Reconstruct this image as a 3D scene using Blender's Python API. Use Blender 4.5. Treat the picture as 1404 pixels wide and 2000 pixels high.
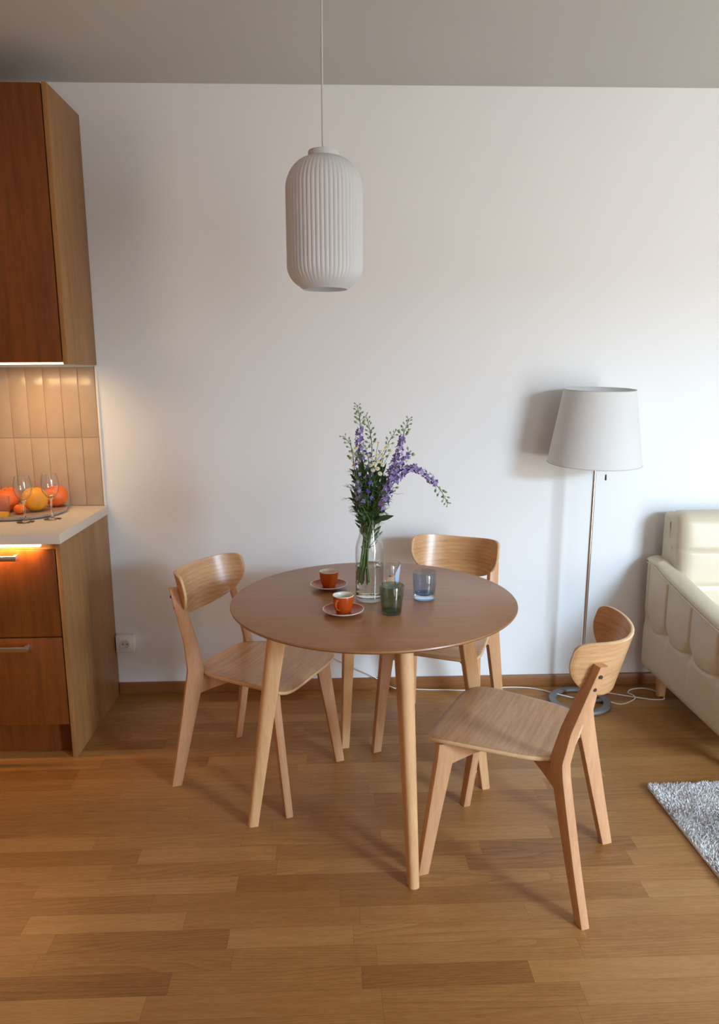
import bpy, bmesh, math, random
import numpy as np
from mathutils import Vector, Matrix, noise
random.seed(7)
PI = math.pi
for o in list(bpy.data.objects):
    bpy.data.objects.remove(o, do_unlink=True)
scene = bpy.context.scene
COL = scene.collection

# ------------------------------------------------------------------ camera
th, psi, rho = 0.1892, 0.0354, -0.0046
fw = Vector((math.sin(psi)*math.cos(th), math.cos(psi)*math.cos(th), -math.sin(th)))
rt = Vector((math.cos(psi), -math.sin(psi), 0)); up = rt.cross(fw)
r2 = rt*math.cos(rho)+up*math.sin(rho); u2 = -rt*math.sin(rho)+up*math.cos(rho)
cam = bpy.data.cameras.new('camera'); camo = bpy.data.objects.new('camera', cam); COL.objects.link(camo)
M = Matrix((r2, u2, -fw)).transposed().to_4x4(); M.translation = Vector((0, 0, 1.4742))
camo.matrix_world = M
cam.sensor_fit = 'VERTICAL'; cam.sensor_height = 36.0; cam.lens = 1417.12/2000*36.0
cam.clip_start = 0.05; cam.clip_end = 60
scene.camera = camo

# ------------------------------------------------------------------ colour management, world, lights
scene.view_settings.view_transform = 'Standard'; scene.view_settings.look = 'None'
scene.view_settings.exposure = 0.36; scene.view_settings.gamma = 1.0
scene.view_settings.use_curve_mapping = False
W = bpy.data.worlds.new('world'); scene.world = W; W.use_nodes = True
W.node_tree.nodes['Background'].inputs[0].default_value = (0.62, 0.80, 1.0, 1)
W.node_tree.nodes['Background'].inputs[1].default_value = 0.9

def area(name, loc, target, sx, sy, power, col, spread=PI):
    l = bpy.data.lights.new(name, 'AREA'); l.shape = 'RECTANGLE'; l.size = sx; l.size_y = sy
    l.energy = power; l.color = col; l.spread = spread
    o = bpy.data.objects.new(name, l); COL.objects.link(o); o.location = loc
    o.rotation_euler = (Vector(target)-Vector(loc)).to_track_quat('-Z', 'Y').to_euler()
    return o
# daylight: the band of bright sky seen below the balcony above, through the big window behind the camera
area('sky_light', (4.30, -3.45, 2.85), (1.0, 3.2, 1.6), 4.4, 1.1, 980, (0.46, 0.73, 1.0))
# light thrown in by the houses and trees opposite
area('window_bounce', (2.95, -0.92, 1.12), (2.95, 3.2, 1.2), 1.3, 2.1, 83, (0.985, 0.98, 0.92))
# added fill light behind the camera, softens the shadows on the back wall
area('front_fill_light', (1.25, -0.56, 1.45), (1.0, 3.2, 1.2), 0.9, 1.5, 10, (0.98, 0.95, 0.90))
# warm kitchen lamp beyond the left edge, over the kitchen run
area('kitchen_lamp', (-2.3, 1.2, 2.55), (-2.0, 1.6, 0.0), 0.5, 0.5, 8, (1.0, 0.46, 0.14))

# ------------------------------------------------------------------ tags
def tag(o, label=None, cat=None, group=None, kind=None):
    if label: o['label'] = label
    if cat: o['category'] = cat
    if group: o['group'] = group
    if kind: o['kind'] = kind
    return o

def thing(name, label, cat, loc=(0, 0, 0), rz=0.0, group=None):
    o = bpy.data.objects.new(name, None); COL.objects.link(o)
    o.empty_display_size = 0.05
    o.location = loc; o.rotation_euler = (0, 0, rz)
    return tag(o, label, cat, group)

def copy_tree(o, parent=None):
    c = o.copy(); COL.objects.link(c); c.parent = parent
    for ch in list(o.children):
        copy_tree(ch, c)
    return c

def obj(name, bm, mats, parent=None, smooth=35, loc=None, recalc=True):
    if recalc:
        bmesh.ops.recalc_face_normals(bm, faces=bm.faces[:])
    me = bpy.data.meshes.new(name); bm.to_mesh(me); bm.free()
    if not isinstance(mats, (list, tuple)): mats = [mats]
    for m in mats: me.materials.append(m)
    if smooth:
        me.polygons.foreach_set('use_smooth', [True]*len(me.polygons))
        me.set_sharp_from_angle(angle=math.radians(smooth))
    o = bpy.data.objects.new(name, me); COL.objects.link(o)
    if parent is not None: o.parent = parent
    if loc: o.location = loc
    return o

# ------------------------------------------------------------------ shapes
def box(bm, x0, x1, y0, y1, z0, z1, bevel=0.0, seg=2, mi=0):
    t = bmesh.new()
    bmesh.ops.create_cube(t, size=1.0)
    for v in t.verts:
        v.co = Vector(((x0+x1)/2+v.co.x*(x1-x0), (y0+y1)/2+v.co.y*(y1-y0), (z0+z1)/2+v.co.z*(z1-z0)))
    if bevel > 0:
        bmesh.ops.bevel(t, geom=t.edges[:], offset=bevel, segments=seg, profile=0.5, affect='EDGES')
    merge(bm, t, mi)
    return bm

def merge(bm, t, mi=None):
    vm = {v: bm.verts.new(v.co) for v in t.verts}
    for f in t.faces:
        try:
            nf = bm.faces.new([vm[v] for v in f.verts]); nf.material_index = f.material_index if mi is None else mi
        except ValueError:
            pass
    t.free()

def lathe(bm, prof, n=48, c=(0, 0, 0), mats=None, rfun=None, close=False):
    """prof: (r, z) list; mats: material index per segment"""
    rings = []
    for (r, z) in prof:
        if r < 1e-6:
            rings.append([bm.verts.new((c[0], c[1], c[2]+z))])
        else:
            ring = []
            for k in range(n):
                a = 2*PI*k/n
                rr = r if rfun is None else rfun(r, z, a)
                ring.append(bm.verts.new((c[0]+rr*math.cos(a), c[1]+rr*math.sin(a), c[2]+z)))
            rings.append(ring)
    m = len(rings)
    for i in range(m if close else m-1):
        A, B = rings[i], rings[(i+1) % m]
        mi = mats[i] if mats else 0
        for k in range(n):
            k2 = (k+1) % n
            if len(A) == 1 and len(B) == 1: continue
            if len(A) == 1: f = bm.faces.new((A[0], B[k], B[k2]))
            elif len(B) == 1: f = bm.faces.new((A[k], A[k2], B[0]))
            else: f = bm.faces.new((A[k], A[k2], B[k2], B[k]))
            f.material_index = mi
    return bm

def smooth_path(pts, n=8):
    pts = [Vector(p) for p in pts]; out = []
    P = [pts[0]*2-pts[1]]+pts+[pts[-1]*2-pts[-2]]
    for i in range(1, len(P)-2):
        for k in range(n):
            t = k/n; a, b, c, d = P[i-1], P[i], P[i+1], P[i+2]
            out.append(0.5*((2*b)+(c-a)*t+(2*a-5*b+4*c-d)*t*t+(3*b-a-3*c+d)*t**3))
    out.append(pts[-1]); return out

def tube(bm, pts, r, n=8, mi=0, cap=True, closed=False):
    pts = [Vector(p) for p in pts]; m = len(pts)
    rad = r if isinstance(r, (list, tuple)) else [r]*m
    up0 = Vector((0.13, 0.31, 0.94)); rings = []
    T0 = (pts[1]-pts[0]).normalized()
    if abs(T0.dot(up0)) > .9: up0 = Vector((1, 0.1, 0.05))
    N = (up0-T0*up0.dot(T0)).normalized()
    for i in range(m):
        if closed: T = (pts[(i+1) % m]-pts[i-1]).normalized()
        else: T = (pts[min(i+1, m-1)]-pts[max(i-1, 0)]).normalized()
        N = (N-T*N.dot(T)).normalized(); B = T.cross(N)
        rings.append([bm.verts.new(pts[i]+(N*math.cos(2*PI*k/n)+B*math.sin(2*PI*k/n))*rad[i]) for k in range(n)])
    for i in range(m if closed else m-1):
        A, Bq = rings[i], rings[(i+1) % m]
        for k in range(n):
            f = bm.faces.new((A[k], A[(k+1) % n], Bq[(k+1) % n], Bq[k])); f.material_index = mi
    if cap and not closed:
        for q in (rings[0], rings[-1]):
            f = bm.faces.new(q); f.material_index = mi
    return bm

def loft(bm, rings, cap=True, mi=0):
    R = [[bm.verts.new(p) for p in ring] for ring in rings]
    n = len(R[0])
    for A, B in zip(R[:-1], R[1:]):
        for k in range(n):
            f = bm.faces.new((A[k], A[(k+1) % n], B[(k+1) % n], B[k])); f.material_index = mi
    if cap:
        for q in (R[0], R[-1]):
            f = bm.faces.new(q); f.material_index = mi
    return bm

def rrect(w, t, r, n=3):
    """rounded rectangle outline, (a, b) pairs"""
    out = []
    for cx, cy, a0 in ((w/2-r, t/2-r, 0), (-w/2+r, t/2-r, PI/2), (-w/2+r, -t/2+r, PI), (w/2-r, -t/2+r, 1.5*PI)):
        for k in range(n+1):
            a = a0+PI/2*k/n; out.append((cx+r*math.cos(a), cy+r*math.sin(a)))
    return out

def superell(w, t, e, n=24):
    out = []
    for k in range(n):
        a = 2*PI*k/n; c, s = math.cos(a), math.sin(a)
        out.append((w/2*math.copysign(abs(c)**(2/e), c), t/2*math.copysign(abs(s)**(2/e), s)))
    return out

# ------------------------------------------------------------------ materials
def srgb(*c):
    return tuple(((v/255)/12.92 if v/255 <= .04045 else ((v/255+.055)/1.055)**2.4) for v in c)+(1,)

class NT:
    def __init__(s, name):
        s.m = bpy.data.materials.new(name); s.m.use_nodes = True
        s.t = s.m.node_tree; s.b = s.t.nodes['Principled BSDF']
    def n(s, typ, **kw):
        x = s.t.nodes.new(typ)
        for k, v in kw.items(): setattr(x, k, v)
        return x
    def l(s, a, b): s.t.links.new(a, b)
    def val(s, sock, v):
        if hasattr(v, 'is_output') or isinstance(v, bpy.types.NodeSocket): s.l(v, sock)
        else: sock.default_value = v
    def math(s, op, a, b=None, c=None):
        x = s.n('ShaderNodeMath', operation=op)
        for i, v in enumerate((a, b, c)):
            if v is not None: s.val(x.inputs[i], v)
        return x.outputs[0]
    def mapping(s, vec, scale=(1, 1, 1), loc=(0, 0, 0), rot=(0, 0, 0)):
        x = s.n('ShaderNodeMapping'); s.l(vec, x.inputs[0])
        x.inputs['Scale'].default_value = scale; x.inputs['Location'].default_value = loc; x.inputs['Rotation'].default_value = rot
        return x.outputs[0]
    def noise(s, vec, scale, detail=3, rough=.5, dist=0.0):
        x = s.n('ShaderNodeTexNoise'); s.l(vec, x.inputs['Vector'])
        x.inputs['Scale'].default_value = scale; x.inputs['Detail'].default_value = detail
        x.inputs['Roughness'].default_value = rough; x.inputs['Distortion'].default_value = dist
        return x.outputs['Fac']
    def ramp(s, fac, stops):
        x = s.n('ShaderNodeValToRGB'); s.l(fac, x.inputs[0]); e = x.color_ramp.elements
        while len(e) < len(stops): e.new(.5)
        for q, (p, c) in zip(e, stops): q.position = p; q.color = c
        return x.outputs[0]
    def mix(s, a, b, fac, mode='MIX'):
        x = s.n('ShaderNodeMix', data_type='RGBA', blend_type=mode)
        s.val(x.inputs[0], fac); s.val(x.inputs[6], a); s.val(x.inputs[7], b)
        return x.outputs[2]
    def bump(s, h, strength=.2, dist=.001):
        x = s.n('ShaderNodeBump'); x.inputs['Strength'].default_value = strength; x.inputs['Distance'].default_value = dist
        s.l(h, x.inputs['Height']); s.l(x.outputs[0], s.b.inputs['Normal'])
    def set(s, **kw):
        for k, v in kw.items(): s.val(s.b.inputs[k.replace('_', ' ')], v)
        return s

def plain(name, col, rough=.5, metal=0, **kw):
    t = NT(name); t.set(Base_Color=col, Roughness=rough, Metallic=metal, **kw); return t.m

def wood(name, light, dark, axis, freq=28, figure=.55, rough=.4, coat=0.0, cross=.7, bump=.12, lead=0, xs=1):
    """axis: 0,1,2 the grain direction in object coordinates"""
    t = NT(name); tc = t.n('ShaderNodeTexCoord').outputs['Object']
    st = [xs, 1, 1]; st[axis] = .09
    v = t.mapping(tc, tuple(st))
    warp = t.noise(v, 3.2, 2, .5)
    fine = t.noise(v, 260, 3, .65)
    mid = t.noise(v, 60, 3, .6)
    x = t.n('ShaderNodeSeparateXYZ'); t.l(v, x.inputs[0])
    o = [k for k in range(3) if k != axis]
    o = o[::-1] if lead else o
    s = t.math('ADD', x.outputs[o[0]], t.math('MULTIPLY', x.outputs[o[1]], cross))
    s = t.math('ADD', s, t.math('MULTIPLY', warp, .35))
    s = t.math('ADD', s, t.math('MULTIPLY', mid, .012))
    w = t.math('FRACT', t.math('MULTIPLY', s, freq))
    w = t.math('MULTIPLY', t.math('POWER', w, 2.2), t.math('ADD', .35, mid))
    f = t.math('ADD', t.math('MULTIPLY', w, figure*.6), t.math('MULTIPLY', t.math('SUBTRACT', fine, .5), .8))
    f = t.math('ADD', f, t.math('MULTIPLY', t.math('SUBTRACT', mid, .45), .9))
    big = t.noise(v, 5.5, 2, .5)
    f = t.math('ADD', f, t.math('MULTIPLY', t.math('SUBTRACT', big, .5), .9))
    f = t.math('ADD', f, .12)
    c = t.ramp(f, [(0, light), (1, dark)])
    t.set(Base_Color=c, Roughness=rough)
    if coat: t.set(Coat_Weight=coat, Coat_Roughness=.25)
    t.bump(fine, bump, .0006)
    return t.m

def make_floor_mat():
    t = NT('oak_parquet'); tc = t.n('ShaderNodeTexCoord').outputs['Object']
    sp = t.n('ShaderNodeSeparateXYZ'); t.l(tc, sp.inputs[0]); X, Y = sp.outputs[0], sp.outputs[1]
    yr = t.math('DIVIDE', t.math('SUBTRACT', Y, 1.448), .0696)
    row = t.math('FLOOR', yr); fy = t.math('FRACT', yr)
    rw = t.n('ShaderNodeTexWhiteNoise', noise_dimensions='1D'); t.l(row, rw.inputs['W'])
    u = t.math('ADD', t.math('DIVIDE', X, .50), t.math('MULTIPLY', rw.outputs[0], 37.0))
    u = t.math('ADD', u, t.math('MULTIPLY', row, 11.37))
    vo = t.n('ShaderNodeTexVoronoi', voronoi_dimensions='1D', feature='F1'); t.l(u, vo.inputs['W']); vo.inputs['Scale'].default_value = 1; vo.inputs['Randomness'].default_value = .75
    ve = t.n('ShaderNodeTexVoronoi', voronoi_dimensions='1D', feature='DISTANCE_TO_EDGE'); t.l(u, ve.inputs['W']); ve.inputs['Scale'].default_value = 1; ve.inputs['Randomness'].default_value = .75
    cs = t.n('ShaderNodeSeparateColor'); t.l(vo.outputs['Color'], cs.inputs[0])
    r1, r2_, r3 = cs.outputs[0], cs.outputs[1], cs.outputs[2]
    # grain coordinates shifted per stave
    cb = t.n('ShaderNodeCombineXYZ')
    t.l(t.math('ADD', t.math('MULTIPLY', X, .10), t.math('MULTIPLY', r2_, 19.0)), cb.inputs[0])
    t.l(t.math('ADD', Y, t.math('MULTIPLY', r3, 7.0)), cb.inputs[1])
    t.l(t.math('MULTIPLY', r1, 5.0), cb.inputs[2])
    v = cb.outputs[0]
    warp = t.noise(v, 5.0, 2, .5); fine = t.noise(v, 330, 3, .65); mid = t.noise(v, 70, 3, .6)
    s = t.math('ADD', Y, t.math('MULTIPLY', warp, .30))
    s = t.math('ADD', s, t.math('MULTIPLY', r1, 3.3))
    w = t.math('POWER', t.math('FRACT', t.math('MULTIPLY', s, 95)), 2.0)
    fig = t.math('MULTIPLY', w, t.math('MULTIPLY', t.math('GREATER_THAN', r2_, .55), .24))
    f = t.math('ADD', fig, t.math('MULTIPLY', t.math('SUBTRACT', fine, .5), .7))
    f = t.math('ADD', f, t.math('MULTIPLY', t.math('SUBTRACT', mid, .5), .55))
    tone = t.math('MULTIPLY', t.math('SUBTRACT', t.math('ADD', r1, t.math('MULTIPLY', r3, .5)), .75), .40)
    f = t.math('ADD', t.math('ADD', f, tone), .42)
    c = t.ramp(f, [(0, srgb(182, 137, 84)), (.5, srgb(155, 108, 58)), (1, srgb(118, 75, 37))])
    # seams
    e1 = t.math('LESS_THAN', t.math('MULTIPLY', ve.outputs['Distance'], .50), .0006)
    e2 = t.math('LESS_THAN', t.math('MINIMUM', fy, t.math('SUBTRACT', 1.0, fy)), .008)
    e = t.math('MULTIPLY', t.math('MAXIMUM', e1, e2), .45)
    c = t.mix(c, srgb(84, 48, 22), e)
    t.set(Base_Color=c, Roughness=t.math('ADD', .30, t.math('MULTIPLY', mid, .12)))
    t.b.inputs['Specular IOR Level'].default_value = .42
    t.bump(fine, .08, .0005)
    return t.m

def make_wall_mat(name, col, sc=160, st=.05):
    t = NT(name); tc = t.n('ShaderNodeTexCoord').outputs['Object']
    n1 = t.noise(tc, sc, 4, .6); n2 = t.noise(tc, 1.3, 2)
    c = t.mix(col, tuple(v*.965 for v in col[:3])+(1,), n2)
    t.set(Base_Color=c, Roughness=.85); t.b.inputs['Specular IOR Level'].default_value = .2
    t.bump(n1, st, .001); return t.m

M_floor = make_floor_mat()
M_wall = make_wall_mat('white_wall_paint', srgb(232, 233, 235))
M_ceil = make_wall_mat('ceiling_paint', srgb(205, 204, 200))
M_cab_front = wood('cabinet_veneer', srgb(126, 68, 22), srgb(80, 38, 8), 2, 22, .4, .42, 0)
M_cab_side = wood('panel_veneer', srgb(164, 120, 72), srgb(112, 78, 42), 2, 16, .35, .5, 0)
M_base = wood('skirting_wood', srgb(150, 100, 58), srgb(112, 70, 38), 0, 30, .3, .4)
M_seat = wood('oak_veneer', srgb(208, 164, 120), srgb(158, 112, 70), 1, 46, .38, .33, 0.15)
M_back = wood('oak_veneer_back', srgb(208, 162, 116), srgb(160, 108, 64), 1, 60, .5, .28, 0.2, cross=.12, lead=1, xs=.15)
M_seat_edge = wood('plywood_edge', srgb(222, 186, 142), srgb(192, 150, 106), 1, 10, .1, .45)
M_leg = wood('beech', srgb(206, 156, 116), srgb(170, 120, 80), 2, 14, .25, .42, 0)
M_table = wood('table_veneer', srgb(164, 114, 74), srgb(136, 90, 54), 0, 18, .3, .33, .1, bump=.05)
M_tleg = wood('table_leg_wood', srgb(222, 176, 128), srgb(188, 138, 92), 2, 14, .25, .42)
M_chrome = plain('chrome', (.72, .72, .74, 1), .16, 1)
M_steel = plain('brushed_steel', (.50, .50, .51, 1), .34, 1)
M_white = plain('white_lacquer', srgb(235, 235, 235), .4)
M_whitepl = plain('white_plastic', srgb(232, 228, 224), .35)
M_dark = plain('dark_hole', (.02, .017, .015, 1), .6)
M_bolt = plain('dark_bolt', (.05, .035, .028, 1), .4, .6)
M_grey_metal = plain('grey_metal', srgb(128, 128, 128), .5, .35)
M_worktop = make_wall_mat('worktop_laminate', srgb(214, 200, 184), 400, .02); 
M_orange_g = plain('orange_glaze', srgb(176, 74, 24), .22, 0, Specular_IOR_Level=.3, Coat_Weight=.0, Coat_Roughness=.05)
M_cream_g = plain('cream_glaze', srgb(226, 222, 210), .14, 0, Coat_Weight=.4, Coat_Roughness=.05)
M_board = plain('grey_ceramic', srgb(168, 152, 146), .4)

def glass(name, col, rough=0.0, ior=1.47, dens=0):
    t = NT(name); t.set(Base_Color=col, Roughness=rough, IOR=ior); t.b.inputs['Transmission Weight'].default_value = 1.0
    if dens:
        va = t.n('ShaderNodeVolumeAbsorption'); va.inputs['Color'].default_value = dens[:3]+(1,); va.inputs['Density'].default_value = dens[3]
        t.l(va.outputs[0], t.t.nodes['Material Output'].inputs['Volume'])
    return t.m
def fac_node(t):
    x = t.n('ShaderNodeLayerWeight'); x.inputs[0].default_value = .5; return x.outputs['Facing']
def thin_glass(name, tint, ior=1.5):
    """a clear sheet: lets light straight through with its tint, mirrors by angle"""
    t = NT(name); t.t.nodes.remove(t.b)
    tr = t.n('ShaderNodeBsdfTransparent'); t.l(t.mix(tint, tuple(v*.62 for v in tint[:3])+(1,), t.math('POWER', fac_node(t), 3.0)), tr.inputs[0])
    gl = t.n('ShaderNodeBsdfGlossy'); gl.inputs['Roughness'].default_value = .02; gl.inputs[0].default_value = (1, 1, 1, 1)
    fr = t.n('ShaderNodeLayerWeight'); fr.inputs[0].default_value = .5
    mx = t.n('ShaderNodeMixShader'); t.l(t.math('MULTIPLY_ADD', t.math('POWER', fr.outputs['Facing'], 3.5), .6, .05), mx.inputs[0]); t.l(tr.outputs[0], mx.inputs[1]); t.l(gl.outputs[0], mx.inputs[2])
    t.l(mx.outputs[0], t.t.nodes['Material Output'].inputs[0]); return t.m
scene.cycles.transparent_max_bounces = 32
M_glass = thin_glass('clear_glass', (.975, .985, .98, 1))
M_solid_glass = glass('solid_glass', (1, 1, 1, 1))
M_water = glass('water', (.985, 1, .985, 1), 0, 1.33)
M_green_glass = thin_glass('smoky_green_glass', (.68, .75, .66, 1))
M_green_base = thin_glass('green_glass_base', (.36, .50, .42, 1))
M_blue_glass = thin_glass('blue_glass', (.84, .91, 1.0, 1))
M_blue_base = glass('blue_glass_base', (.13, .45, 1.0, 1), 0, 1.5)
M_juice = plain('orange_juice', srgb(250, 176, 20), .2, 0, Subsurface_Weight=.0)

def led(name, col, s):
    t = NT(name); t.set(Base_Color=(1, 1, 1, 1)); t.b.inputs['Emission Color'].default_value = col; t.b.inputs['Emission Strength'].default_value = s; return t.m
M_led = led('led_strip_light', (1, .80, .58, 1), 6)
M_led2 = led('led_strip_light_warm', (1, .66, .34, 1), 4)

def fabric(name, col, trans=.0):
    t = NT(name); tc = t.n('ShaderNodeTexCoord').outputs['Object']
    n = t.noise(t.mapping(tc, (1, 1, .3)), 700, 2)
    t.set(Base_Color=col, Roughness=.9); t.b.inputs['Specular IOR Level'].default_value = .15
    t.bump(n, .1, .0005)
    if trans:
        tr = t.n('ShaderNodeBsdfTranslucent'); tr.inputs[0].default_value = col
        mx = t.n('ShaderNodeMixShader'); mx.inputs[0].default_value = trans
        t.l(t.b.outputs[0], mx.inputs[1]); t.l(tr.outputs[0], mx.inputs[2]); t.l(mx.outputs[0], t.t.nodes['Material Output'].inputs[0])
    return t.m
M_shade = fabric('shade_fabric', srgb(238, 238, 238), .32)
def make_opal():
    t = NT('opal_glass'); t.set(Base_Color=srgb(238, 240, 242), Roughness=.45)
    tr = t.n('ShaderNodeBsdfTranslucent'); tr.inputs[0].default_value = srgb(244, 244, 246)
    mx = t.n('ShaderNodeMixShader'); mx.inputs[0].default_value = .40
    t.l(t.b.outputs[0], mx.inputs[1]); t.l(tr.outputs[0], mx.inputs[2]); t.l(mx.outputs[0], t.t.nodes['Material Output'].inputs[0])
    return t.m
M_opal = make_opal()

def make_leather():
    t = NT('cream_leather'); tc = t.n('ShaderNodeTexCoord').outputs['Object']
    vo = t.n('ShaderNodeTexVoronoi'); t.l(tc, vo.inputs['Vector']); vo.inputs['Scale'].default_value = 420
    n = t.noise(tc, 6, 3)
    c = t.mix(srgb(210, 197, 174), srgb(198, 184, 158), n)
    t.set(Base_Color=c, Roughness=.42); t.bump(vo.outputs['Distance'], .12, .0006); return t.m
M_leather = make_leather()

def make_tile():
    t = NT('glazed_tile'); tc = t.n('ShaderNodeTexCoord').outputs['Object']
    n = t.noise(tc, 9, 3); n2 = t.noise(tc, 26, 2)
    c = t.mix(srgb(190, 170, 150), srgb(172, 148, 126), n)
    t.set(Base_Color=c, Roughness=.22); t.bump(n2, .35, .003); return t.m
M_tile = make_tile()
M_grout = plain('grout', srgb(186, 158, 136), .9)

def make_fruit(name, c1, c2):
    t = NT(name); tc = t.n('ShaderNodeTexCoord').outputs['Object']
    n = t.noise(tc, 14, 3); vo = t.n('ShaderNodeTexVoronoi'); t.l(tc, vo.inputs['Vector']); vo.inputs['Scale'].default_value = 420
    t.set(Base_Color=t.mix(c1, c2, n), Roughness=.42); t.bump(vo.outputs['Distance'], .3, .001); return t.m
M_fr_yel = make_fruit('grapefruit_peel_yellow', srgb(240, 176, 52), srgb(236, 150, 40))
M_fr_red = make_fruit('grapefruit_peel_red', srgb(228, 96, 40), srgb(236, 120, 50))
M_fr_or = make_fruit('orange_peel', srgb(240, 118, 24), srgb(232, 104, 18))

# ------------------------------------------------------------------ the setting
D = 3.228; H = 2.627; XL = -3.3; XR = 4.3; YB = -0.6
bm = bmesh.new(); box(bm, XL, XR+.1, YB, D, -.1, 0); tag(obj('floor', bm, M_floor, smooth=0), kind='structure')
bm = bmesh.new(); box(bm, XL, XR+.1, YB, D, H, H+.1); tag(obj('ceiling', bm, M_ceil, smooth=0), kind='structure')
bm = bmesh.new(); box(bm, XL, XR+.1, D, D+.1, -.1, H+.1); tag(obj('wall_back', bm, M_wall, smooth=0), kind='structure')
bm = bmesh.new(); box(bm, XL-.1, XL, YB, D, -.1, H+.1); tag(obj('wall_left', bm, M_wall, smooth=0), kind='structure')
WX0, WX1, WZ1 = 2.28, 3.62, 2.2
bm = bmesh.new()
box(bm, XL, WX0, YB-.35, YB, 0, H); box(bm, WX1, XR+.1, YB-.35, YB, 0, H); box(bm, WX0, WX1, YB-.35, YB, WZ1, H)
tag(obj('wall_front', bm, M_wall, smooth=0), kind='structure')
bm = bmesh.new(); box(bm, XR, XR+.1, YB, D, 0, H); tag(obj('wall_right', bm, M_wall, smooth=0), kind='structure')
bm = bmesh.new()
for (a, b, c, d) in ((WX0, WX0+.06, 0, WZ1), (WX1-.06, WX1, 0, WZ1), (WX0, WX1, WZ1-.06, WZ1), (WX0, WX1, 0, .06)):
    box(bm, a, b, YB-.33, YB-.27, c, d, .004)
tag(obj('window_1', bm, M_white), kind='structure')
# skirting board
bm = bmesh.new(); box(bm, -1.012, XR, D-.014, D, 0, .058, .003)
tag(obj('baseboard_back', bm, M_base), kind='structure')

# ------------------------------------------------------------------ kitchen
CX = -1.015
# base cabinet
t = thing('base_cabinet', 'low wooden kitchen cabinet with two wide drawers below the worktop', 'cabinet', (CX-.31, 2.94, 0))
def loc_box(o, *a, **k):
    ox, oy, oz = o.location
    bm = bmesh.new(); box(bm, a[0]-ox, a[1]-ox, a[2]-oy, a[3]-oy, a[4]-oz, a[5]-oz, **k); return bm
yf = 2.651
obj('end_panel', loc_box(t, CX-.018, CX, yf, D-.001, 0, .861, bevel=.001), M_cab_side, t)
obj('body', loc_box(t, CX-.615, CX-.019, yf+.022, D-.001, .13, .855), M_cab_side, t)
obj('plinth', loc_box(t, CX-.615, CX-.019, yf+.06, yf+.078, 0, .129), M_cab_front, t)
def bar_handle(parent, x0, x1, y, z):
    ox, oy, oz = t.location
    bm = bmesh.new()
    box(bm, x0-ox, x1-ox, y-.036-oy, y-.026-oy, z-.010, z+.010, .002)
    for x in (x0+.006, x1-.012):
        box(bm, x-ox, x+.012-ox, y-.028-oy, y-oy, z-.012, z+.012, .002)
    return obj('handle', bm, M_chrome, parent)
for i, (z0, z1, hz) in enumerate(((.499, .836, .812), (.140, .494, .462))):
    d = obj('drawer', loc_box(t, CX-.612, CX-.0225, yf, yf+.02, z0, z1, bevel=.0012), M_cab_front, t)
    bar_handle(d, -1.47+(.02 if i else 0), -1.166+(.01 if i else 0), yf, hz)
# light strip below the worktop
bm = bmesh.new(); ox, oy, oz = t.location
box(bm, CX-.6-ox, CX-.075-ox, yf+.002-oy, yf+.016-oy, .848, .859)
s = obj('light_strip', bm, M_led2, t); s['label'] = 'glowing light strip under the worktop'
area('worktop_strip_light', (CX-.34, yf-.012, .853), (CX-.34, yf+.012, 0), .53, .01, 2.4, (1, .50, .18)).parent = None

bm = bmesh.new(); box(bm, -2.4, CX+.008, yf-.018, D-.011, .862, .90, .0015)
tag(obj('worktop', bm, M_worktop), 'pale laminate kitchen worktop over the drawer cabinet', 'worktop')

# tiles
t = thing('tile_backsplash', 'blush glazed vertical tiles on wall between worktop and wall cupboard', 'tiles', (CX-.4, D, .9))
bm = bmesh.new(); ox, oy, oz = t.location
box(bm, -2.4-ox, CX-.009-ox, -.0065, -.0005, .0005, .605)
obj('grout', bm, M_grout, t)
bm = bmesh.new(); rnd = random.Random(3)
x1 = CX-.009
while x1 > -2.3:
    x0 = x1-.0735
    for z0 in (.002, .3035):
        tb = bmesh.new(); box(tb, x0-ox, x1-.0018-ox, -.0098, -.004, z0, z0+.2995, .0016, 2)
        ax, az = rnd.uniform(-.006, .006), rnd.uniform(-.012, .012)
        c = Vector((x0-ox+.036, -.006, z0+.15))
        for v in tb.verts:
            v.co.y += (v.co.x-c.x)*az+(v.co.z-c.z)*ax*.35
        merge(bm, tb)
    x1 = x0
obj('tile', bm, M_tile, t)
bm = bmesh.new(); box(bm, CX-.0085-ox, CX-ox, -.0115, -.0005, .001, .611, .001)
s = obj('edge_trim', bm, M_whitepl, t); s['label'] = 'thin white edge strip'

# wall cupboard
t = thing('wall_cabinet', 'tall brown wooden wall cupboard hung above the tiled backsplash', 'cabinet', (CX-.3, D, 1.513))
yu = D-.347
obj('end_panel', loc_box(t, CX-.018, CX, yu, D-.001, 1.513, 2.505, bevel=.001), M_cab_side, t)
obj('body', loc_box(t, CX-.615, CX-.019, yu+.022, D-.001, 1.517, 2.5), M_cab_side, t)
obj('door', loc_box(t, CX-.612, CX-.0225, yu, yu+.02, 1.520, 2.503, bevel=.0012), M_cab_front, t)
s = obj('light_strip', loc_box(t, CX-.6, CX-.022, yu+.004, yu+.016, 1.5125, 1.519), M_led, t); s['label'] = 'glowing light strip on the bottom edge'
area('cupboard_strip_light', (CX-.21, yu+.07, 1.509), (CX-.21, yu+.19, 1.20), .30, .02, 1.1, (1, .64, .29), 2.5)
area('cupboard_strip_light', (CX-1.0, yu+.06, 1.509), (CX-1.0, yu+.13, 0), .50, .02, 1.2, (1, .60, .30))

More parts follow.
